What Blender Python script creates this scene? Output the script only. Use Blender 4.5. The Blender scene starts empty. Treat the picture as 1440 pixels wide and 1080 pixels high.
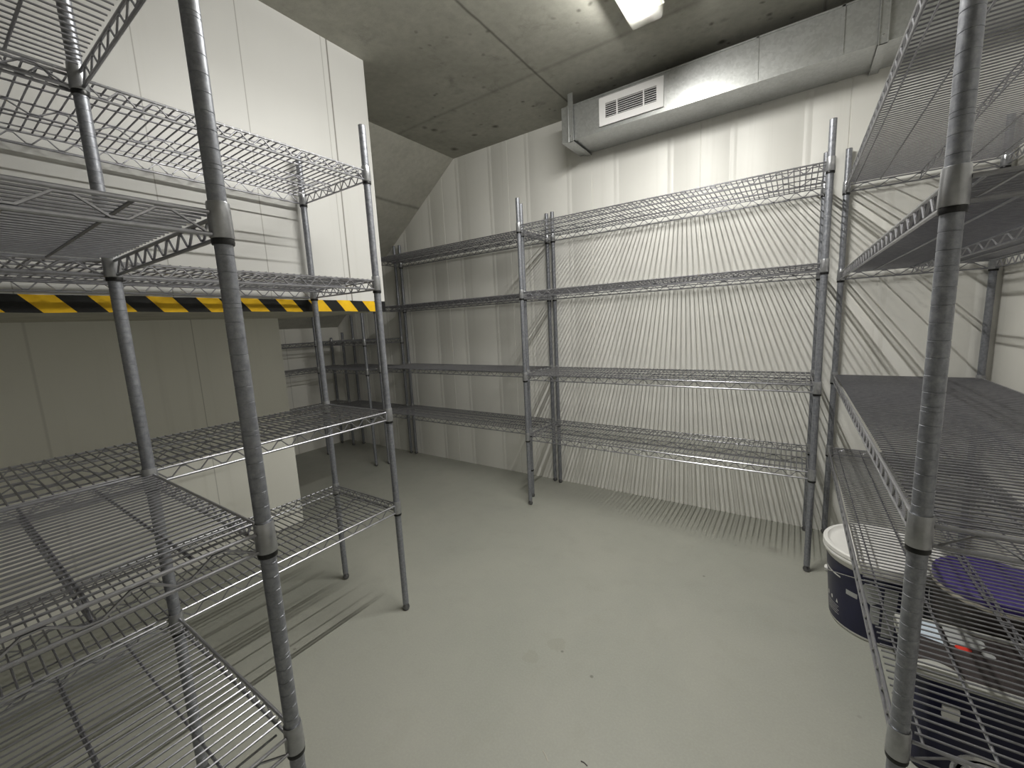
import bpy, math, random
from mathutils import Vector, Matrix

random.seed(7)
PI = math.pi
S = bpy.context.scene
COL = S.collection

# ------------------------------------------------------------------ helpers
class MB:
    """collects shapes that become ONE mesh object"""
    def __init__(self):
        self.v = []; self.f = []; self.mi = []; self.sm = []
        self.m = 0; self.smooth = True
    def add(self, vs, fs):
        b = len(self.v)
        self.v += [tuple(p) for p in vs]
        for f in fs:
            self.f.append(tuple(i + b for i in f)); self.mi.append(self.m); self.sm.append(self.smooth)
    def tube(self, p0, p1, r, n=6, caps=True):
        self.path([p0, p1], r, n, caps)
    def path(self, pts, r, n=6, caps=True, closed=False):
        pts = [Vector(p) for p in pts]
        k = len(pts); vs = []; fs = []
        up = None
        for i, p in enumerate(pts):
            if closed:
                d = (pts[(i + 1) % k] - pts[i - 1])
            elif i == 0: d = pts[1] - p
            elif i == k - 1: d = p - pts[i - 1]
            else: d = (pts[i + 1] - p).normalized() + (p - pts[i - 1]).normalized()
            d = d.normalized()
            if up is None:
                up = Vector((0, 0, 1)) if abs(d.z) < .9 else Vector((1, 0, 0))
            a = d.cross(up)
            if a.length < 1e-6: a = d.cross(Vector((0.3, 1, 0.2)))
            a.normalize(); b = d.cross(a).normalized(); up = -b if False else up
            for j in range(n):
                t = 2 * PI * (j + .5) / n
                vs.append(p + a * (r * math.cos(t)) + b * (r * math.sin(t)))
        rng = k if closed else k - 1
        for i in range(rng):
            i2 = (i + 1) % k
            for j in range(n):
                j2 = (j + 1) % n
                fs.append((i * n + j, i * n + j2, i2 * n + j2, i2 * n + j))
        if caps and not closed:
            fs.append(tuple(range(n)))
            fs.append(tuple((k - 1) * n + j for j in reversed(range(n))))
        self.add(vs, fs)
    def box(self, x0, x1, y0, y1, z0, z1):
        s = self.smooth; self.smooth = False
        vs = [(x, y, z) for z in (z0, z1) for y in (y0, y1) for x in (x0, x1)]
        self.add(vs, [(0, 2, 3, 1), (4, 5, 7, 6), (0, 1, 5, 4), (2, 6, 7, 3), (0, 4, 6, 2), (1, 3, 7, 5)])
        self.smooth = s
    def lathe(self, prof, n=16, c=(0, 0, 0), cap_lo=True, cap_hi=True, closed=False):
        vs = []; fs = []; k = len(prof)
        for r, z in prof:
            for j in range(n):
                t = 2 * PI * j / n
                vs.append((c[0] + r * math.cos(t), c[1] + r * math.sin(t), c[2] + z))
        for i in range(k if closed else k - 1):
            i2 = (i + 1) % k
            for j in range(n):
                j2 = (j + 1) % n
                fs.append((i * n + j, i * n + j2, i2 * n + j2, i2 * n + j))
        if not closed:
            if cap_lo: fs.append(tuple(reversed(range(n))))
            if cap_hi: fs.append(tuple((k - 1) * n + j for j in range(n)))
        self.add(vs, fs)
    def extrude(self, poly, axis, a, b):
        """closed polygon (2-D) extruded along axis 'x','y' or 'z'"""
        s = self.smooth; self.smooth = False
        def P(p, t):
            if axis == 'y': return (p[0], t, p[1])
            if axis == 'x': return (t, p[0], p[1])
            return (p[0], p[1], t)
        n = len(poly)
        vs = [P(p, a) for p in poly] + [P(p, b) for p in poly]
        fs = [tuple(range(n)), tuple(n + i for i in reversed(range(n)))]
        fs += [(i, i + n, (i + 1) % n + n, (i + 1) % n) for i in range(n)]
        self.add(vs, fs); self.smooth = s
    def mesh(self, name, mats):
        me = bpy.data.meshes.new(name)
        me.from_pydata(self.v, [], self.f)
        for m in (mats if isinstance(mats, (list, tuple)) else [mats]): me.materials.append(m)
        me.polygons.foreach_set('material_index', self.mi)
        me.polygons.foreach_set('use_smooth', self.sm)
        me.update()
        import bmesh
        bm = bmesh.new(); bm.from_mesh(me)
        bmesh.ops.recalc_face_normals(bm, faces=bm.faces[:])
        bm.to_mesh(me); bm.free()
        try: me.set_sharp_from_angle(angle=math.radians(38))
        except Exception: pass
        return me
    def build(self, name, mats, parent=None, loc=None):
        return put(name, self.mesh(name, mats), parent, loc)

def put(name, me, parent=None, loc=None):
    o = bpy.data.objects.new(name, me); COL.objects.link(o)
    if parent: o.parent = parent
    if loc: o.location = loc
    return o

def tag(o, label, cat, group=None):
    o['label'] = label; o['category'] = cat
    if group: o['group'] = group
    return o

def thing(name, label, cat, loc=(0, 0, 0), rz=0, group=None):
    o = bpy.data.objects.new(name, None); COL.objects.link(o)
    o.location = loc; o.rotation_euler = (0, 0, rz); o.empty_display_size = .05
    return tag(o, label, cat, group)

def struct(o):
    o['kind'] = 'structure'; return o

# ---------------------------------------------------------------- materials
def new_mat(name):
    m = bpy.data.materials.new(name); m.use_nodes = True
    nt = m.node_tree; nt.nodes.clear()
    out = nt.nodes.new('ShaderNodeOutputMaterial')
    b = nt.nodes.new('ShaderNodeBsdfPrincipled')
    nt.links.new(b.outputs[0], out.inputs[0])
    return m, nt, b, out

class N:
    def __init__(self, nt): self.nt = nt
    def node(self, t, **kw):
        n = self.nt.nodes.new(t)
        for k, v in kw.items():
            if k in n.inputs.keys(): self.set(n.inputs[k], v)
            else: setattr(n, k, v)
        return n
    def set(self, s, v):
        if isinstance(v, bpy.types.NodeSocket): self.nt.links.new(v, s)
        else: s.default_value = v
    def math(self, op, a, b=None, c=None, clamp=False):
        n = self.nt.nodes.new('ShaderNodeMath'); n.operation = op; n.use_clamp = clamp
        self.set(n.inputs[0], a)
        if b is not None: self.set(n.inputs[1], b)
        if c is not None: self.set(n.inputs[2], c)
        return n.outputs[0]
    def coord(self, kind='Object'):
        return self.nt.nodes.new('ShaderNodeTexCoord').outputs[kind]
    def xyz(self, vec):
        n = self.nt.nodes.new('ShaderNodeSeparateXYZ'); self.set(n.inputs[0], vec); return n.outputs
    def noise(self, vec, scale, detail=3, rough=.55, dist=0):
        n = self.nt.nodes.new('ShaderNodeTexNoise')
        self.set(n.inputs['Vector'], vec)
        n.inputs['Scale'].default_value = scale; n.inputs['Detail'].default_value = detail
        n.inputs['Roughness'].default_value = rough; n.inputs['Distortion'].default_value = dist
        return n.outputs[0]
    def voronoi(self, vec, scale, out='Distance', feature='F1', rnd=1.0):
        n = self.nt.nodes.new('ShaderNodeTexVoronoi'); n.feature = feature
        self.set(n.inputs['Vector'], vec); n.inputs['Scale'].default_value = scale
        n.inputs['Randomness'].default_value = rnd
        return n.outputs[out]
    def ramp(self, f, stops):
        n = self.nt.nodes.new('ShaderNodeValToRGB'); self.set(n.inputs[0], f)
        e = n.color_ramp.elements
        while len(e) < len(stops): e.new(.5)
        for q, (p, c) in zip(e, stops):
            q.position = p
            q.color = (c, c, c, 1) if isinstance(c, (int, float)) else (*c, 1)
        return n.outputs[0]
    def mix(self, f, a, b, blend='MIX'):
        n = self.nt.nodes.new('ShaderNodeMix'); n.data_type = 'RGBA'; n.blend_type = blend
        self.set(n.inputs[0], f)
        for s, v in ((n.inputs[6], a), (n.inputs[7], b)):
            self.set(s, (*v, 1) if isinstance(v, tuple) and len(v) == 3 else v)
        return n.outputs[2]
    def bump(self, h, strength=.2, dist=.01):
        n = self.nt.nodes.new('ShaderNodeBump'); self.set(n.inputs['Height'], h)
        n.inputs['Strength'].default_value = strength; n.inputs['Distance'].default_value = dist
        return n.outputs[0]
    def mapping(self, vec, scale=(1, 1, 1), loc=(0, 0, 0)):
        n = self.nt.nodes.new('ShaderNodeMapping'); self.set(n.inputs[0], vec)
        n.inputs['Scale'].default_value = scale; n.inputs['Location'].default_value = loc
        return n.outputs[0]

def simple(name, col, rough=.5, metal=0., var=.0, scale=30, spec=None):
    m, nt, b, _ = new_mat(name); n = N(nt)
    b.inputs['Roughness'].default_value = rough; b.inputs['Metallic'].default_value = metal
    if spec is not None: b.inputs['Specular IOR Level'].default_value = spec
    f = n.noise(n.coord(), scale, 4)
    lo = tuple(c * (1 - var) for c in col); hi = tuple(min(1, c * (1 + var)) for c in col)
    n.set(b.inputs['Base Color'], n.ramp(f, [(.3, lo), (.7, hi)]))
    return m

# grey mottled epoxy over zinc, as on the posts
def post_mat():
    m, nt, b, _ = new_mat('grey_epoxy_post'); n = N(nt)
    co = n.coord()
    f = n.noise(co, 95, 5, .7); g = n.noise(n.mapping(co, (6, 6, 1.2)), 9, 3)
    c = n.ramp(f, [(.32, (.21, .218, .245)), (.5, (.28, .29, .325)), (.72, (.37, .38, .41))])
    c = n.mix(n.math('MULTIPLY', g, .15), c, (.16, .16, .17))
    n.set(b.inputs['Base Color'], c)
    b.inputs['Metallic'].default_value = .55
    n.set(b.inputs['Roughness'], n.ramp(f, [(.3, .34), (.7, .5)]))
    n.set(b.inputs['Normal'], n.bump(f, .12, .002))
    return m
M_POST = post_mat()
M_WIRE = simple('zinc_wire', (.29, .29, .315), .3, .8, .12, 60)
M_RAIL = simple('zinc_rail', (.37, .37, .40), .28, .8, .12, 60)
M_COLLAR = simple('zinc_collar', (.39, .395, .415), .3, .7, .1, 90)
M_CLIP = simple('black_plastic_clip', (.006, .006, .007), .4)
M_FOOT = simple('dark_zinc_foot', (.20, .20, .21), .28, .9)
M_CAP = simple('grey_plastic_cap', (.18, .18, .19), .6)

def panel_mat(name, col, seams=(), axis=1, rough=.42, doubles=()):
    """white coated insulation panel; seams = joint positions along axis"""
    m, nt, b, _ = new_mat(name); n = N(nt)
    co = n.coord(); X = n.xyz(co)
    big = n.noise(n.mapping(co, (1.0, 1.0, .25)), 2.2, 4, .6)
    c = n.ramp(big, [(.3, tuple(k * .95 for k in col)), (.7, col)])
    spk = n.voronoi(co, 9.0); sn = n.noise(co, 3, 2)
    dot = n.math('MULTIPLY', n.math('LESS_THAN', spk, .022), n.math('GREATER_THAN', sn, .60))
    c = n.mix(n.math('MULTIPLY', dot, .8), c, (.10, .09, .07))
    streak = n.noise(n.mapping(co, (5, 5, .15)), 4, 4, .6)
    c = n.mix(n.ramp(streak, [(.58, 0.), (.8, .16)]), c, (.42, .40, .34))
    for s, w, k in seams:
        d = n.math('ABSOLUTE', n.math('SUBTRACT', X[axis], s))
        line = n.math('SUBTRACT', 1.0, n.math('DIVIDE', d, w), clamp=True)
        c = n.mix(n.math('MULTIPLY', n.math('POWER', line, .5), k), c, (.13, .12, .10))
    n.set(b.inputs['Base Color'], c)
    b.inputs['Roughness'].default_value = rough
    n.set(b.inputs['Normal'], n.bump(n.noise(co, 160, 3), .04, .002))
    return m

M_BULK = panel_mat('white_bulkhead_panel', (.64, .635, .62),
                   [(.565, .0022, .55), (.90, .0022, .6), (1.254, .0022, .5), (1.283, .0045, .95), (.2, .002, .5), (-.2, .002, .5)])
M_LOWER = panel_mat('cream_lower_panel', (.80, .79, .735), [(.292, .006, .22), (.86, .0025, .5), (-.3, .004, .5)])
M_BACK = panel_mat('cream_ribbed_panel', (.88, .87, .835), [], 0)
M_SIDE = panel_mat('cream_side_panel', (.88, .865, .82), [(2.1, .004, .4), (1.2, .004, .4), (.3, .004, .4)])
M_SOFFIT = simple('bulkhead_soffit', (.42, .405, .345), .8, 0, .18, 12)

def concrete(name, c0, c1, seams=(), spots=True):
    m, nt, b, _ = new_mat(name); n = N(nt)
    co = n.coord(); X = n.xyz(co)
    f = n.noise(co, 1.7, 6, .62, .4); g = n.noise(co, 26, 5, .65)
    c = n.ramp(f, [(.28, c0), (.5, tuple((p + q) / 2 for p, q in zip(c0, c1))), (.72, c1)])
    c = n.mix(n.ramp(g, [(.35, .0), (.75, .34)]), c, tuple(k * .55 for k in c0))
    blot = n.noise(n.mapping(co, (1, 1, 1), (3.1, 1.7, 0)), 6.5, 6, .7, .3)
    c = n.mix(n.ramp(blot, [(.56, 0.), (.74, .5 if spots else .25)]), c, tuple(k * .4 for k in c0))
    if spots:
        wv = n.noise(co, 14, 3)
        wob = n.nt.nodes.new('ShaderNodeMix'); wob.data_type = 'VECTOR'
        wob.inputs[0].default_value = .035
        n.set(wob.inputs[4], co)
        nn = n.nt.nodes.new('ShaderNodeTexNoise'); n.set(nn.inputs['Vector'], co); nn.inputs['Scale'].default_value = 11
        n.set(wob.inputs[5], nn.outputs[1])
        for sc, th, k in ((6.0, .15, .75), (2.6, .10, .7), (12, .17, .6)):
            d = n.voronoi(wob.outputs[1], sc)
            gate = n.noise(co, 1.9 + sc * .1, 2)
            s = n.math('MULTIPLY', n.ramp(d, [(th * .3, 1.), (th, 0.)]), n.ramp(gate, [(.45, 0.), (.56, 1.)]))
            c = n.mix(n.math('MULTIPLY', s, k), c, (.035, .032, .022))
    for ax, s, w, k in seams:
        wob2 = n.math('MULTIPLY', n.math('SUBTRACT', n.noise(co, 5, 3), .5), .012)
        d = n.math('ABSOLUTE', n.math('SUBTRACT', n.math('ADD', X[ax], wob2), s))
        line = n.math('SUBTRACT', 1.0, n.math('DIVIDE', d, w), clamp=True)
        c = n.mix(n.math('MULTIPLY', line, k), c, (.055, .052, .04))
    n.set(b.inputs['Base Color'], c)
    b.inputs['Roughness'].default_value = .85
    n.set(b.inputs['Normal'], n.bump(g, .18, .006))
    return m
M_CEIL = concrete('cast_concrete', (.34, .335, .29), (.49, .483, .428),
                  [(0, -1.2, .010, .75), (1, 2.11, .022, .28), (1, .35, .012, .5), (0, .05, .010, .5)])
M_SLAB = concrete('sloped_concrete', (.42, .412, .365), (.56, .55, .495), [(2, 2.21, .012, .5)], spots=False)

STAINS = [(-.688, 1.222, .036), (-.742, 1.118, .032)]
def floor_mat():
    m, nt, b, _ = new_mat('painted_grey_green_floor'); n = N(nt)
    co = n.coord()
    f = n.noise(co, 1.3, 5, .6, .3); g = n.noise(co, 150, 3, .6); h = n.noise(co, 9, 4, .6)
    c = n.ramp(f, [(.3, (.295, .302, .268)), (.7, (.355, .353, .314))])
    c = n.mix(n.ramp(g, [(.4, 0.), (.8, .25)]), c, (.46, .46, .40))
    c = n.mix(n.ramp(h, [(.55, 0.), (.75, .2)]), c, (.27, .27, .22))
    d = n.voronoi(co, 6.5); gate = n.noise(co, 2.1, 2)
    s = n.math('MULTIPLY', n.ramp(d, [(.025, 1.), (.05, 0.)]), n.ramp(gate, [(.5, 0.), (.6, 1.)]))
    c = n.mix(n.math('MULTIPLY', s, .6), c, (.07, .07, .055))
    d2 = n.voronoi(n.mapping(co, (1, 1, 1), (.37, .2, 0)), 2.3); 
    s2 = n.math('MULTIPLY', n.ramp(d2, [(.0, 1.), (.10, 0.)]), n.ramp(h, [(.45, 0.), (.6, 1.)]))
    c = n.mix(n.math('MULTIPLY', s2, .45), c, (.16, .16, .13))
    X = n.xyz(co)
    w1 = n.math('MULTIPLY', n.math('SUBTRACT', n.noise(co, 22, 3), .5), .07)
    for sx, sy, sr in STAINS:
        dx = n.math('SUBTRACT', X[0], sx); dy = n.math('SUBTRACT', X[1], sy)
        d = n.math('ADD', n.math('SQRT', n.math('ADD', n.math('MULTIPLY', dx, dx), n.math('MULTIPLY', dy, dy))), w1)
        c = n.mix(n.ramp(d, [(sr * .8, .30), (sr, 0.)]), c, (.25, .25, .20))
    n.set(b.inputs['Base Color'], c)
    n.set(b.inputs['Roughness'], n.ramp(h, [(.3, .42), (.7, .56)]))
    n.set(b.inputs['Normal'], n.bump(g, .05, .002))
    return m
M_FLOOR = floor_mat()

def galv_mat():
    m, nt, b, _ = new_mat('galvanised_sheet'); n = N(nt)
    co = n.coord()
    v = n.voronoi(co, 95, 'Color'); x = n.xyz(v)[0]; f = n.noise(co, 6, 4)
    c = n.ramp(x, [(0., (.47, .48, .48)), (1., (.55, .56, .56))])
    c = n.mix(n.ramp(f, [(.5, 0.), (.8, .35)]), c, (.34, .34, .31))
    n.set(b.inputs['Base Color'], c)
    b.inputs['Metallic'].default_value = .72
    n.set(b.inputs['Roughness'], n.ramp(x, [(0., .33), (1., .37)]))
    return m
M_GALV = galv_mat()
M_VENT = simple('white_painted_vent', (.80, .79, .80), .4)
M_DUCT_SHADE = simple('painted_duct_shade', (.03, .026, .028), .9)  # near-black colour standing in for the shade inside the duct

def tape_mat():
    m, nt, b, _ = new_mat('yellow_black_hazard_tape'); n = N(nt)
    X = n.xyz(n.coord())
    # stripes lean: they move along the run as they go down
    t = n.math('ADD', n.math('SUBTRACT', X[1], .206), n.math('MULTIPLY', n.math('SUBTRACT', X[2], 1.347), .043 / .052))
    fr = n.math('FRACT', n.math('ADD', n.math('DIVIDE', t, .1415), 20.0))
    y = n.math('LESS_THAN', fr, .5)
    dirt = n.noise(n.coord(), 25, 4)
    yc = n.ramp(dirt, [(.3, (.72, .42, .012)), (.7, (.84, .52, .02))])
    n.set(b.inputs['Base Color'], n.mix(y, (.012, .012, .012), yc))
    b.inputs['Roughness'].default_value = .45
    b.inputs['Specular IOR Level'].default_value = .25
    n.set(b.inputs['Normal'], n.bump(n.noise(n.mapping(n.coord(), (1, 1, .3)), 14, 2), .25, .004))
    return m
M_TAPE = tape_mat()
M_WHITEP = simple('white_bucket_plastic', (.80, .79, .77), .38, 0, .03)
M_NAVY = simple('navy_label', (.010, .011, .045), .32, 0, .15, 8)
M_PURPLE = simple('purple_lid', (.060, .035, .23), .42, 0, .12, 10)
M_BROWN = simple('dark_bucket_body', (.045, .036, .036), .45, 0, .2, 8)
M_LABELGREY = simple('pale_grey_print', (.42, .43, .43), .5)
M_LABELBLUE = simple('pale_blue_print', (.62, .70, .80), .5)
M_RED = simple('red_print', (.75, .05, .03), .5)
M_PALERIM = simple('pale_grey_plastic', (.48, .48, .45), .4)
M_STEEL = simple('bare_steel', (.55, .55, .55), .25, .95)
M_CREAM = simple('cream_lid_ring', (.62, .58, .50), .45)

# ------------------------------------------------------------------- room
XL, XR, YB, YF, ZC = -4.08, .722, 2.675, -1.9, 2.51
BX = -1.812            # face of the bulkhead
BY = 1.480             # its far end
T = .12

b = MB(); b.box(XL - T, XR + T, YF - T, YB + T, -.1, 0); struct(b.build('floor', M_FLOOR))
b = MB(); b.box(XL - T, XR + T, YF - T, YB + T, ZC, ZC + .15); struct(b.build('ceiling', M_CEIL))

# back wall with shallow vertical ribs pressed into the panels
pts = []
ribs = [.01 - .3265 * k for k in range(13)] + [.01 + .3265 * k for k in (1, 2)]
ribs = sorted(r for r in ribs if XL + .05 < r < XR - .05)
dep = .0015
pts.append((XL - T, YB))
for i, r in enumerate(ribs):
    for o in (-.017, .017):
        c = r + o
        pts += [(c - .008, YB), (c - .003, YB + dep), (c + .003, YB + dep), (c + .008, YB)]
    mid = r + .163
    if mid < XR - .05 and i % 2 == 0:
        pts += [(mid - .003, YB), (mid - .0015, YB + .004), (mid + .0015, YB + .004), (mid + .003, YB)]
pts.append((XR + T, YB)); 
poly = pts + [(XR + T, YB + T), (XL - T, YB + T)]
b = MB(); b.extrude(poly, 'z', 0, ZC); struct(b.build('wall_back', M_BACK))
b = MB(); b.box(XR, XR + T, YF, YB, 0, ZC); struct(b.build('wall_right', M_SIDE))
b = MB(); b.box(-2.58, XR, YF - T, YF, 0, ZC); struct(b.build('wall_front', M_SIDE))
b = MB(); b.box(-2.66, -2.58, YF, 1.300, 0, 1.297); struct(b.build('wall_left', M_LOWER))
b = MB(); b.box(XL - T, XL, .4, YB, 0, ZC); struct(b.build('wall_alcove_left', M_SIDE))
b = MB(); b.box(XL - T, -2.66, .4 - T, .4, 0, 1.297); struct(b.build('wall_alcove_front', M_SIDE))
# bulkhead: the white panelled block that hangs over the left side
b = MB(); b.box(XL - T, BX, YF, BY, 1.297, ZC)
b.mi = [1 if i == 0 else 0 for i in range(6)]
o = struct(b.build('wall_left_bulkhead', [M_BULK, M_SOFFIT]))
# sloping underside of a stair or ramp slab beyond the bulkhead
sl = (2.512 - 1.903) / (3.155 - 2.295)
b = MB(); b.extrude([(-2.297, ZC), (XL, ZC - sl * (-2.297 - XL)), (XL, ZC)], 'y', BY, YB)
struct(b.build('ceiling_slope', M_SLAB))

# hazard tape along the lower lip of the bulkhead
b = MB(); b.smooth = False
ys = [YF + (BY - YF) * k / 90 for k in range(91)]
vs = []; fs = []
for y in ys:
    wob = .0008 * math.sin(y * 17) + .0006 * math.sin(y * 41 + 1)
    for (x, z) in ((BX - .0002, 1.2955 + wob), (BX + .0016 + wob * .6, 1.2955 + wob), (BX + .0018 + wob, 1.321), (BX + .0014, 1.3475 + wob), (BX - .0002, 1.3475 + wob)):
        vs.append((x, y, z))
k = 5
for i in range(90):
    for j in range(k):
        j2 = (j + 1) % k
        fs.append((i * k + j, i * k + j2, (i + 1) * k + j2, (i + 1) * k + j))
fs += [tuple(range(k)), tuple(90 * k + j for j in reversed(range(k)))]
b.add(vs, fs)
tag(b.build('hazard_tape', M_TAPE), 'yellow and black striped hazard tape along the lower edge of the white bulkhead', 'tape')

# ------------------------------------------------------------ wire shelving
PR = .0127
def post_mesh(h):
    b = MB(); prof = [(PR * .86, .028), (PR, .0285)]
    z = .028 + .0254; k = 1
    while z < h - .012:
        zs = (z,) if k % 8 else (z - .0035, z + .0035)
        for q in zs:
            prof += [(PR, q - .0007), (PR - .0006, q - .0003), (PR - .0006, q + .0003), (PR, q + .0007)]
        z += .0254; k += 1
    prof += [(PR, h - .003)]
    b.lathe(prof, 18)
    return b.mesh('post', M_POST)
def cap_mesh(h):
    b = MB(); b.lathe([(PR + .0001, h - .003), (PR + .0001, h - .001), (PR - .002, h)], 18)
    return b.mesh('post_cap', M_CAP)
FOOT = MB(); FOOT.lathe([(.007, 0), (.0115, .002), (.0146, .009), (.0148, .014), (.0125, .021), (.008, .025), (.0065, .030)], 16)
FOOT = FOOT.mesh('foot', M_FOOT)
COLLAR = MB(); COLLAR.lathe([(PR + .0003, .010), (.0150, .0108), (.0155, .0095), (.0165, -.041), (.0158, -.0425), (PR + .0003, -.0425)], 20, cap_lo=False, cap_hi=False, closed=True)
COLLAR = COLLAR.mesh('collar', M_COLLAR)
CLIP = MB(); CLIP.lathe([(PR + .0003, -.0428), (.0152, -.0428), (.0158, -.047), (.0150, -.0515), (PR + .0003, -.0515)], 20, closed=True)
CLIP = CLIP.mesh('clip', M_CLIP)
_posts = {}

def zigzag(b, p0, p1, n, zt, zb, r, start_low=True, soft=True):
    """snake wire between two rails from p0 to p1 (x,y), n half periods"""
    p0 = Vector((p0[0], p0[1], 0)); p1 = Vector((p1[0], p1[1], 0)); out = []
    for i in range(n + 1):
        t = i / n; lo = (i % 2 == 0) == start_low
        z = zb if lo else zt
        q = p0.lerp(p1, t)
        if soft and 0 < i < n:
            e = .18 / n
            for tt in (t - e, t + e):
                w = p0.lerp(p1, tt); out.append((w.x, w.y, z + (.0022 if lo else -.0022)))
        else:
            out.append((q.x, q.y, z))
    b.path(out, r, 5)

def shelf_meshes(L, D, pitch, wires_per_zig, end_half):
    hook = end_half > .04
    """wire deck + rim for a shelf whose posts stand at (0,0)-(L,D); deck top at z = 0"""
    rw, rr = .00215, .0033
    zt, zb = -.0055, -.0375
    e = .0035
    deck = MB()
    nw = int(round((L - .03) / pitch)); p = (L - .03) / nw
    xs = [.015 + p * i for i in range(nw + 1)]
    for x in xs:
        if x < .017 or x > L - .017:
            if x < .01 or x > L - .01: continue
        near = x < .021 or x > L - .021
        y0, y1 = (.022, D - .022) if near else (-e, D + e)
        if hook:
            i0 = .004 if not near else .022
            deck.tube((x, i0, -rw), (x, D - i0, -rw), rw, 6)
        elif near: deck.tube((x, y0, -rw), (x, y1, -rw), rw, 6)
        else: deck.path([(x, y0 - .001, -.0085), (x, y0 - .0005, -.0035), (x, y0 + .003, -rw), (x, y1 - .003, -rw), (x, y1 + .0005, -.0035), (x, y1 + .001, -.0085)], rw, 6)
    # lengthwise braces below the wires
    fr = ((.235, .765) if hook else (.26, .74)) if D > .3 else (.5,)
    for f in fr:
        deck.tube((.0, D * f, -.0068), (L, D * f, -.0068), .0026, 6)
    for yy in (((.030, D - .030) if D > .5 else () if hook else (.038, D - .038)) if D > .3 else ()):
        deck.tube((.0, yy, -.0064), (L, yy, -.0064), .0022, 6)
    if D > .3:
        y = D * .5
        deck.tube((0, y, -.0068), (L, y, -.0068), .0026, 6)
        deck.tube((0.0, y, -.0335), (L, y, -.0335), .0026, 6)
        nz = max(6, int(round(L / .05)))
        zigzag(deck, (.004, y), (L - .004, y), nz, -.009, -.0315, .0021)
    rim = MB()
    g = .0152
    for y in (-e, D + e):
        for z in (zt, zb):
            rim.tube((g, y, z), (L - g, y, z), rr, 8)
        nz = max(4, int(round((L - 2 * g) / (p * wires_per_zig / 2.0)))); nz += nz % 2
        zigzag(rim, (g + .006, y), (L - g - .006, y), nz, zt - .003, zb + .003, .0022, True)
    for x in (-e, L + e):
        for z in (zt, zb):
            rim.tube((x, g, z), (x, D - g, z), rr, 8)
        nz = max(4, int(round((D - 2 * g) / end_half))); nz += nz % 2
        zigzag(rim, (x, g + .006), (x, D - g - .006), nz, zt - .003, zb + .003, .0022, True)
    return deck.mesh('wire_shelf', M_WIRE), rim.mesh('rim', M_RAIL)

GROUP = 'grey wire shelving units round the room'
def unit(label, loc, rz, L, D, zs, heights=1.94, pitch=.0215, wpz=3, end_half=.026):
    t = thing('wire_shelving_unit', label, 'shelf', loc, rz, GROUP)
    hs = heights if isinstance(heights, (list, tuple)) else [heights] * 4
    corners = [(0, 0), (L, 0), (L, D), (0, D)]
    for (x, y), h in zip(corners, hs):
        if h not in _posts: _posts[h] = (post_mesh(h), cap_mesh(h))
        p = put('post', _posts[h][0], t, (x, y, 0))
        put('foot', FOOT, p); put('post_cap', _posts[h][1], p)
    dm, rm = shelf_meshes(L, D, pitch, wpz, end_half)
    for z in zs:
        s = put('wire_shelf', dm, t, (0, 0, z))
        put('rim', rm, s)
        for (x, y) in corners:
            put('collar', COLLAR, s, (x, y, 0)); put('clip', CLIP, s, (x, y, 0))
    return t

ZS = (1.787, 1.391, .877, .483)
# local X of a unit turned by +90 degrees runs along +Y of the room, local Y along -X
unit('long wire shelving unit set against the white bulkhead wall with hazard tape behind it',
     (-1.340, -.433, 0), PI / 2, 1.495, .432, ZS, pitch=.0215, wpz=3, end_half=.027)
unit('wire shelving unit nearest the camera at the left edge, its post crossing the tape',
     (-1.312, -.128, 0), 0, .579, .430, ZS, pitch=.0203, wpz=3, end_half=.05)
unit('wire shelving unit on the back wall below the air duct, right of the two',
     (-1.410, 2.203, 0), 0, 1.500, .430, ZS, pitch=.0215, wpz=3, end_half=.027)
dunit = unit('shallower wire shelving unit on the back wall, left of the unit under the duct',
     (-2.975, 2.318, 0), 0, 1.513, .328, ZS, pitch=.0215, wpz=3, end_half=.027)
put('clip', CLIP, dunit, (1.513, 0, .24))
unit('deep wire shelving unit along the right wall with buckets standing beneath it',
     (.685, .854, 0), PI / 2, 1.794, .510, (1.783, 1.374, .866, .483), pitch=.0199, wpz=3, end_half=.05)
unit('short wire shelving unit in the dim alcove corner beyond the bulkhead, low shelves',
     (-3.772, 2.225, 0), 0, .737, .410, (1.115, .862, .478), heights=[1.36, 1.94, 1.94, 1.36], pitch=.0215, wpz=3)
unit('low wire shelving unit along the far left alcove wall under the sloping slab',
     (-3.828, 1.15, 0), PI / 2, 1.40, .200, (1.108, .856, .478), heights=[1.19, 1.19, 1.14, 1.14], pitch=.0215, wpz=3)

# ------------------------------------------------------------------- duct
DY, DZ0, DZ1 = 2.420, 2.258, 2.446
t = thing('air_duct', 'galvanised rectangular air duct with white grille under the ceiling on the back wall', 'air duct', (-.25, DY, DZ0))
def dl(x, y, z): return (x + .25, y - DY, z - DZ0)
b = MB(); b.smooth = False
def dbox(b, x0, x1, y0, y1, z0, z1): b.box(x0 + .25, x1 + .25, y0 - DY, y1 - DY, z0 - DZ0, z1 - DZ0)
dbox(b, -1.205, XR - .002, DY, 2.668, DZ0, DZ1)
b.build('duct_body', M_GALV, t)
for x, w, pr in ((-.199, .006, .004), (.112, .006, .004)):
    b = MB(); dbox(b, x - w, x + w, DY - pr, 2.668, DZ0 - pr, DZ1 + pr); b.build('slip_joint', M_GALV, t)
b = MB(); dbox(b, -1.209, -1.172, DY - .004, 2.669, DZ0 - .004, DZ1 + .004)
dbox(b, -1.172, -1.166, DY - .009, 2.669, DZ0 - .009, DZ1 + .006); b.build('end_cap', M_GALV, t)
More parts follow.
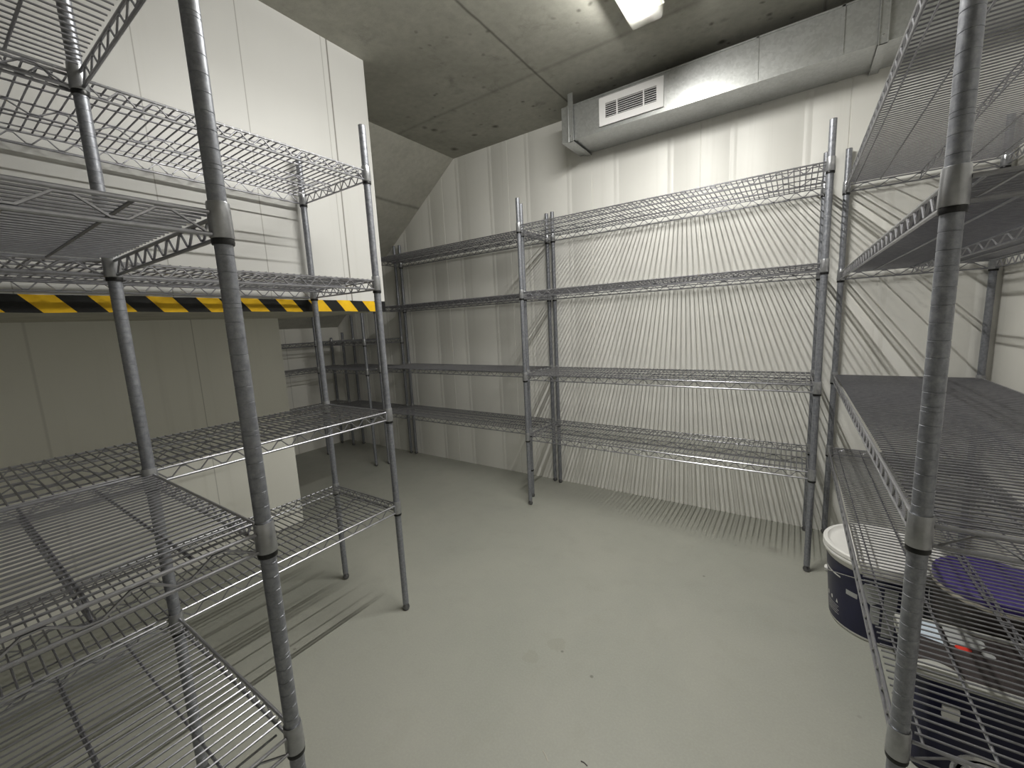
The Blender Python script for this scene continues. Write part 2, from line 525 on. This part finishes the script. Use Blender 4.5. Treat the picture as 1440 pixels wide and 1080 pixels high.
# folded long seam on the bottom front edge and the top lip
b = MB(); dbox(b, -1.16, XR - .003, DY - .0025, DY + .004, DZ0 - .002, DZ0 + .005)
dbox(b, -1.16, XR - .003, DY - .004, DY + .004, DZ1 - .004, DZ1 + .003); b.build('folded_seam', M_GALV, t)
for x in (-1.146, .245):
    b = MB(); w = .016
    dbox(b, x - w, x + w, DY - .013, DY - .0105, DZ0 - .013, ZC)       # face of the strap up to the ceiling
    dbox(b, x - w, x - w + .003, DY - .018, DY - .0105, DZ0 - .013, DZ1 - .005)
    dbox(b, x + w - .003, x + w, DY - .018, DY - .0105, DZ0 - .013, DZ1 - .005)
    dbox(b, x - w, x + w, DY - .013, 2.672, DZ0 - .013, DZ0 - .0105)
    dbox(b, x - .004, x + .004, DY - .0105, DY, DZ0 + .05, DZ0 + .06)
    dbox(b, x - .004, x + .004, DY + .05, DY + .06, DZ0 - .0105, DZ0)
    st = b.build('hanger_strap', M_GALV, t)
    for zz in (DZ0 + .02, DZ1 - .03):
        c = MB(); c.lathe([(.004, 0), (.004, .003), (.002, .0045)], 8)
        s = c.build('screw', M_STEEL, st); s.location = dl(x, DY - .013, zz); s.rotation_euler = (PI / 2, 0, 0)
# the grille
vx0, vx1, vz0, vz1 = -.970, -.617, 2.279, 2.427
b = MB(); fy0, fy1 = DY - .010, DY - .0005
m = .036
dbox(b, vx0, vx1, fy0, fy1, vz0, vz0 + m); dbox(b, vx0, vx1, fy0, fy1, vz1 - m, vz1)
dbox(b, vx0, vx0 + m, fy0, fy1, vz0 + m, vz1 - m); dbox(b, vx1 - m, vx1, fy0, fy1, vz0 + m, vz1 - m)
for f in (.24, .76):
    x = vx0 + m + (vx1 - vx0 - 2 * m) * f; dbox(b, x - .0035, x + .0035, fy0, fy1, vz0 + m, vz1 - m)
gr = b.build('vent_grille', M_VENT, t)
b = MB(); dbox(b, vx0 + m, vx1 - m, DY - .0015, DY - .0006, vz0 + m, vz1 - m); b.build('grille_shade_sheet', M_DUCT_SHADE, gr)  # dark sheet over the closed duct face, painting the shade between the slats
for k in range(7):
    b = MB(); z = vz0 + m + .0055 + (vz1 - vz0 - 2 * m - .011) * k / 6
    x0, x1 = vx0 + m + .25, vx1 - m + .25
    y0, y1 = fy0 + .0015 - DY, fy1 - .002 - DY; zz = z - DZ0; th = .0026
    b.smooth = False
    b.add([(x0, y0, zz - .0012), (x1, y0, zz - .0012), (x1, y1, zz - .0004), (x0, y1, zz - .0004),
           (x0, y0, zz - .0012 + th), (x1, y0, zz - .0012 + th), (x1, y1, zz - .0004 + th), (x0, y1, zz - .0004 + th)],
          [(0, 1, 2, 3), (4, 7, 6, 5), (0, 4, 5, 1), (1, 5, 6, 2), (2, 6, 7, 3), (3, 7, 4, 0)])
    b.build('louvre_slat', M_VENT, gr)

# ------------------------------------------------------------------- lamp
LX, LY0, LY1 = -.573, .78, 1.972
t = thing('ceiling_light', 'lit white batten lamp with clear cover fixed to the concrete ceiling', 'ceiling light', (LX, (LY0 + LY1) / 2, ZC))
h = (LY1 - LY0) / 2
b = MB(); b.extrude([(-.064, -.001), (.064, -.001), (.068, -.030), (.060, -.034), (-.060, -.034), (-.068, -.030)], 'y', -h, h)
M_HOUSE = simple('white_lamp_housing', (.78, .78, .74), .5)
b.build('lamp_housing', M_HOUSE, t)
def tube_mat():
    m, nt, bs, out = new_mat('lit_fluorescent_tube')
    nt.nodes.remove(bs); e = nt.nodes.new('ShaderNodeEmission')
    e.inputs[0].default_value = (1., .985, .945, 1); e.inputs[1].default_value = 300
    nt.links.new(e.outputs[0], out.inputs[0])
    m.cycles.emission_sampling = 'FRONT'; return m
M_TUBE = tube_mat()
for x in (0.0,):
    b = MB(); rot = []
    n = 10; vs = []; fs = []
    for yy in (-h + .06, h - .06):
        for j in range(n):
            a = 2 * PI * j / n; vs.append((x + .0115 * math.cos(a), yy, -.055 + .0028 * math.sin(a)))
    fs = [(j, (j + 1) % n, n + (j + 1) % n, n + j) for j in range(n)] + [tuple(range(n)), tuple(range(2 * n - 1, n - 1, -1))]
    b.add(vs, fs); b.build('light_strip', M_TUBE, t)
    for s in (-1, 1):
        b = MB(); b.box(x - .014, x + .014, s * (h - .045) - .0145, s * (h - .045) + .0145, -.072, -.034); b.build('lamp_holder', M_HOUSE, t)
def cover_mat():
    m, nt, bs, out = new_mat('clear_ribbed_cover'); n = N(nt)
    tr = nt.nodes.new('ShaderNodeBsdfTransparent'); tr.inputs[0].default_value = (.97, .97, .95, 1)
    tl = nt.nodes.new('ShaderNodeBsdfTranslucent'); tl.inputs[0].default_value = (.95, .95, .88, 1)
    gl = nt.nodes.new('ShaderNodeBsdfGlossy'); gl.inputs['Roughness'].default_value = .15
    m1 = nt.nodes.new('ShaderNodeMixShader'); m1.inputs[0].default_value = .05
    m2 = nt.nodes.new('ShaderNodeMixShader'); m2.inputs[0].default_value = .05
    nt.links.new(tr.outputs[0], m1.inputs[1]); nt.links.new(tl.outputs[0], m1.inputs[2])
    nt.links.new(m1.outputs[0], m2.inputs[1]); nt.links.new(gl.outputs[0], m2.inputs[2])
    nt.links.new(m2.outputs[0], out.inputs[0]); nt.nodes.remove(bs); return m
M_COVER = cover_mat()
b = MB(); b.smooth = False
cp = [(-.066, -.030), (-.066, -.070), (-.063, -.083), (-.056, -.089), (.056, -.089), (.063, -.083), (.066, -.070), (.066, -.030)]
vs = [(x, -h + .002 + (.004 if z < -.075 else 0), z) for x, z in cp] + [(x, h - .002 - (.004 if z < -.075 else 0), z) for x, z in cp]
n = len(cp)
fs = [(i, i + 1, n + i + 1, n + i) for i in range(n - 1)] + [tuple(range(n)), tuple(n + i for i in reversed(range(n)))]
b.add(vs, fs); b.build('clear_cover', M_COVER, t)
b = MB()
for s in (-1, 1):
    b.box(s * .068 - .003, s * .068 + .003, -h, h, -.034, -.028)
    b.box(-.068, .068, s * h - .003, s * h + .003, -.034, -.026)
b.build('cover_rim', M_HOUSE, t)

# ---------------------------------------------------------------- buckets
def patch(b, rfun, th0, th1, z0, z1, n=10, off=.0007, shape=None):
    """thin print that follows the side of a round bucket; shape(u,v) trims it"""
    vs = []; fs = []; mrows = 6
    for j in range(mrows + 1):
        for i in range(n + 1):
            u, v = i / n, j / mrows
            if shape: u, v = shape(u, v)
            th = th0 + (th1 - th0) * u; z = z0 + (z1 - z0) * v; r = rfun(z) + off
            vs.append((r * math.cos(th), r * math.sin(th), z))
    for j in range(mrows):
        for i in range(n):
            a = j * (n + 1) + i; fs.append((a, a + 1, a + n + 2, a + n + 1))
    b.add(vs, fs)
def disc_shape(u, v):
    s = math.sqrt(max(0., 1 - (2 * v - 1) ** 2)); return .5 + (u - .5) * s, v
def tri_shape(u, v): return .5 + (u - .5) * (1 - v), v

def bail(b, r, z, drop, th0, n=20):
    """wire handle lying against the bucket, from ear to ear"""
    pts = []
    for i in range(n + 1):
        a = th0 + PI * i / n
        pts.append((r * math.cos(a), r * math.sin(a), z - drop * math.sin(PI * i / n)))
    b.path(pts, .0018, 6)

# white lidded paint bucket with a navy label
bc = (.303, 1.938, 0); toc = math.atan2(-bc[1], -bc[0])
t = thing('paint_bucket', 'navy labelled paint bucket with white lid, standing by the back wall corner', 'bucket', bc, 0, 'paint containers under the right shelving')
rw = lambda z: .143 + (.166 - .143) * z / .300
b = MB(); b.lathe([(.130, 0), (.139, .001), (.143, .006), (rw(.012), .012), (rw(.270), .270), (rw(.272) + .006, .272), (rw(.28) + .006, .285), (rw(.3), .300)], 48)
b.build('bucket_body', M_WHITEP, t)
b = MB(); vs = []
b.lathe([(rw(.014) + .0005, .014), (rw(.262) + .0005, .262)], 48, cap_lo=False, cap_hi=False)
lab = b.build('label_sleeve', M_NAVY, t)
b = MB(); b.lathe([(rw(.285) + .002, .284), (.1755, .285), (.177, .290), (.1755, .297), (.174, .299), (.177, .302), (.1765, .314), (.172, .318), (.163, .317), (.158, .309), (.150, .306), (.06, .307)], 48)
b.build('lid', M_WHITEP, t)
b = MB()
patch(b, rw, toc - .30, toc + .06, .155, .240, shape=disc_shape)
patch(b, rw, toc - .12, toc + .05, .085, .157)
patch(b, rw, toc + .10, toc + .32, .045, .236)
patch(b, rw, toc + .50, toc + .85, .05, .22)
patch(b, rw, toc - .60, toc - .36, .155, .174)
b.build('pale_print', M_LABELGREY, lab)
b = MB()
for k, sh in enumerate((None, disc_shape, tri_shape)):
    a = toc - 1.27 + .19 * k; patch(b, rw, a, a + .065, .090, .107, 4, shape=sh)
for k in range(5):
    patch(b, rw, toc - 1.25, toc - .80 - .04 * (k % 2), .076 - .008 * k, .0775 - .008 * k, 4)
patch(b, rw, toc - 1.32, toc - .74, .203, .209, 10)
b.build('small_white_marks', M_WHITEP, lab)
b = MB(); bail(b, rw(.24) + .007, .175, -.075, toc - 1.45); b.build('wire_handle', M_STEEL, t)
for s in (-1, 1):
    a = toc - 1.45 + (PI if s > 0 else 0)
    b = MB(); b.lathe([(.014, -.003), (.014, .006), (.009, .010)], 14)
    e = b.build('handle_ear', M_WHITEP, t, (rw(.175) * math.cos(a), rw(.175) * math.sin(a), .175))
    e.rotation_euler = (0, PI / 2, a)

# dark tub with purple lid
bc = (.520, 1.692, 0); toc = math.atan2(-bc[1], -bc[0])
t = thing('paint_bucket', 'dark bucket with a round purple lid under the right shelving', 'bucket', bc, 0, 'paint containers under the right shelving')
rp = lambda z: .112 + (.130 - .112) * z / .37
b = MB(); b.lathe([(.105, 0), (.112, .004), (rp(.345), .345), (rp(.35) + .003, .352), (rp(.37), .372)], 44); b.build('bucket_body', M_BROWN, t)
b = MB(); b.lathe([(rp(.35) + .001, .352), (.1345, .353), (.136, .360), (.1345, .366), (.130, .367)], 44, cap_lo=False, cap_hi=False); b.build('cream_ring', M_CREAM, t)
b = MB(); b.lathe([(.131, .3665), (.1355, .368), (.136, .386), (.132, .391), (.124, .390), (.120, .384), (.05, .385)], 44); b.build('lid', M_PURPLE, t)
b = MB(); bail(b, rp(.3) + .008, .30, .10, toc - PI / 2); b.build('wire_handle', M_STEEL, t)

# rectangular navy box with pale rim
bx0, bx1, by0, by1, bh = .275, .665, 1.305, 1.548, .300
t = thing('storage_box', 'dark navy rectangular box with pale printed label and red spot on its lid', 'box', ((bx0 + bx1) / 2, (by0 + by1) / 2, 0))
hx, hy = (bx1 - bx0) / 2, (by1 - by0) / 2
def rrect(hx, hy, r, z, n=5):
    out = []
    for cx, cy, a0 in ((hx - r, hy - r, 0), (-hx + r, hy - r, PI / 2), (-hx + r, -hy + r, PI), (hx - r, -hy + r, 3 * PI / 2)):
        for k in range(n + 1):
            a = a0 + PI / 2 * k / n; out.append((cx + r * math.cos(a), cy + r * math.sin(a), z))
    return out
def loft(b, rings, cap0=True, cap1=True):
    n = len(rings[0]); vs = [p for r in rings for p in r]; fs = []
    for i in range(len(rings) - 1):
        for j in range(n):
            j2 = (j + 1) % n; fs.append((i * n + j, i * n + j2, (i + 1) * n + j2, (i + 1) * n + j))
    if cap0: fs.append(tuple(reversed(range(n))))
    if cap1: fs.append(tuple((len(rings) - 1) * n + j for j in range(n)))
    b.add(vs, fs)
b = MB(); loft(b, [rrect(hx - .03, hy - .03, .025, 0), rrect(hx - .022, hy - .022, .03, .006), rrect(hx - .012, hy - .012, .03, bh - .02),
                   rrect(hx - .016, hy - .016, .03, bh - .004), rrect(hx - .018, hy - .018, .03, bh - .03)]); b.build('box_body', M_NAVY, t)
b = MB(); loft(b, [rrect(hx - .012, hy - .012, .03, bh - .022), rrect(hx, hy, .034, bh - .020), rrect(hx + .001, hy + .001, .034, bh - .004), rrect(hx - .004, hy - .004, .034, bh),
                   rrect(hx - .016, hy - .016, .03, bh - .001), rrect(hx - .017, hy - .017, .03, bh - .012)], False, False); b.build('box_rim', M_PALERIM, t)
b = MB(); loft(b, [rrect(hx - .017, hy - .017, .03, bh - .010), rrect(hx - .0172, hy - .0172, .03, bh - .006), rrect(hx - .03, hy - .03, .03, bh - .004)])
lid = b.build('lid', M_BROWN, t)
def flat(b, pts, z0, z1):
    """thin print lying on the lid, room x,y"""
    ox, oy = (bx0 + bx1) / 2, (by0 + by1) / 2; n = len(pts)
    b.smooth = False
    b.add([(x - ox, y - oy, z0) for x, y in pts] + [(x - ox, y - oy, z1) for x, y in pts],
          [tuple(reversed(range(n))), tuple(range(n, 2 * n))] + [(i, (i + 1) % n, n + (i + 1) % n, n + i) for i in range(n)])
zl = bh - .0042
b = MB(); flat(b, [(.312, 1.462), (.372, 1.447), (.372, 1.540), (.318, 1.530)], zl, zl + .001); b.build('pale_blue_print', M_LABELBLUE, lid)
b = MB(); flat(b, [(.378, 1.455), (.405, 1.458), (.436, 1.468), (.452, 1.487), (.452, 1.505), (.440, 1.520), (.415, 1.532), (.378, 1.538)], zl, zl + .001)
flat(b, [(.447 + .013 * math.cos(a * PI / 6), 1.452 + .011 * math.sin(a * PI / 6)) for a in range(12)], zl, zl + .001)
b.build('pale_grey_print', M_LABELGREY, lid)
b = MB(); flat(b, [(.402 + .016 * math.cos(a * PI / 8), 1.452 + .011 * math.sin(a * PI / 8)) for a in range(16)], zl, zl + .0016); b.build('red_print', M_RED, lid)
b = MB()
rings = []
for k, (sc, z) in enumerate(((1., bh + .0005), (.97, bh + .006), (.8, bh + .011), (.45, bh + .013))):
    n = 14
    rings.append([(.325 - (bx0 + bx1) / 2 + .048 * sc * math.cos(PI * i / n), -hy + .001 + .042 * sc * math.sin(PI * i / n), z) for i in range(n + 1)])
loft(b, rings); b.build('lid_flap', M_PALERIM, t)
b = MB(); b.box(-hx + .066, -hx + .096, -hy + .005, -hy + .024, bh - .112, bh - .085); b.build('white_tag', M_WHITEP, t)

# small can with a ridged lid
t = thing('tin_can', 'small dark tin with ridged grey lid, nearest the front post of the right shelving', 'can', (.356, 1.030, 0), 0, 'paint containers under the right shelving')
b = MB(); b.lathe([(0.0625, 0.0000), (0.0661, 0.0021), (0.0661, 0.0062), (0.0637, 0.0083), (0.0637, 0.2808), (0.0661, 0.2829), (0.0661, 0.2870), (0.0637, 0.2891)], 36); b.build('can_body', M_NAVY, t)
b = MB(); b.lathe([(0.0667, 0.2829), (0.0678, 0.2870), (0.0667, 0.2933), (0.0625, 0.2943), (0.0590, 0.2891), (0.0543, 0.2891), (0.0507, 0.2928), (0.0460, 0.2896), (0.0413, 0.2896), (0.0366, 0.2928), (0.0319, 0.2896), (0.0142, 0.2902)], 36)
b.build('can_lid', M_STEEL, t)

# splinters lying on the floor
for lab, p0, p1, r, m in (('dark wood splinter on the floor in front of the camera, lower middle of the picture', (-.437, .882), (-.417, .880), .0016, M_BROWN),
                          ('thin pale wood splinter on the floor, left of the dark splinter', (-.541, .852), (-.512, .833), .0009, M_CREAM)):
    b = MB(); cx, cy = (p0[0] + p1[0]) / 2, (p0[1] + p1[1]) / 2
    b.path([(p0[0] - cx, p0[1] - cy, r), (-.001, .002, r * 1.1), (p1[0] - cx, p1[1] - cy, r * .8)], r, 5)
    tag(b.build('wood_splinter', m, None, (cx, cy, 0)), lab, 'splinter')

# ------------------------------------------------------------ camera, light
S.view_settings.view_transform = 'Standard'; S.view_settings.look = 'None'
S.view_settings.gamma = 1; S.view_settings.use_curve_mapping = False
S.view_settings.exposure = 1.0
w = bpy.data.worlds.new('World'); S.world = w; w.use_nodes = True
w.node_tree.nodes['Background'].inputs[0].default_value = (0, 0, 0, 1)
w.node_tree.nodes['Background'].inputs[1].default_value = 0

F, yaw, pitch, roll = 582.0, math.radians(-34.5), math.radians(8.34), math.radians(-2.75)
f = Vector((math.sin(yaw) * math.cos(pitch), math.cos(yaw) * math.cos(pitch), -math.sin(pitch)))
r0 = Vector((math.cos(yaw), -math.sin(yaw), 0)); u0 = r0.cross(f)
r = math.cos(roll) * r0 + math.sin(roll) * u0
u = -math.sin(roll) * r0 + math.cos(roll) * u0
cam = bpy.data.cameras.new('Camera'); co = bpy.data.objects.new('Camera', cam); COL.objects.link(co)
cam.sensor_fit = 'HORIZONTAL'; cam.sensor_width = 36; cam.lens = F / 1440 * 36
cam.clip_start = .02
M3 = Matrix((r, u, -f)).transposed()
co.matrix_world = Matrix.Translation((0, 0, 1.2)) @ M3.to_4x4()
S.camera = co
S.cycles.max_bounces = 10; S.cycles.diffuse_bounces = 6; S.cycles.transparent_max_bounces = 16
S.cycles.use_denoising = True
S.cycles.sample_clamp_indirect = 4
S.cycles.caustics_reflective = False; S.cycles.caustics_refractive = False
S.cycles.blur_glossy = 1.0
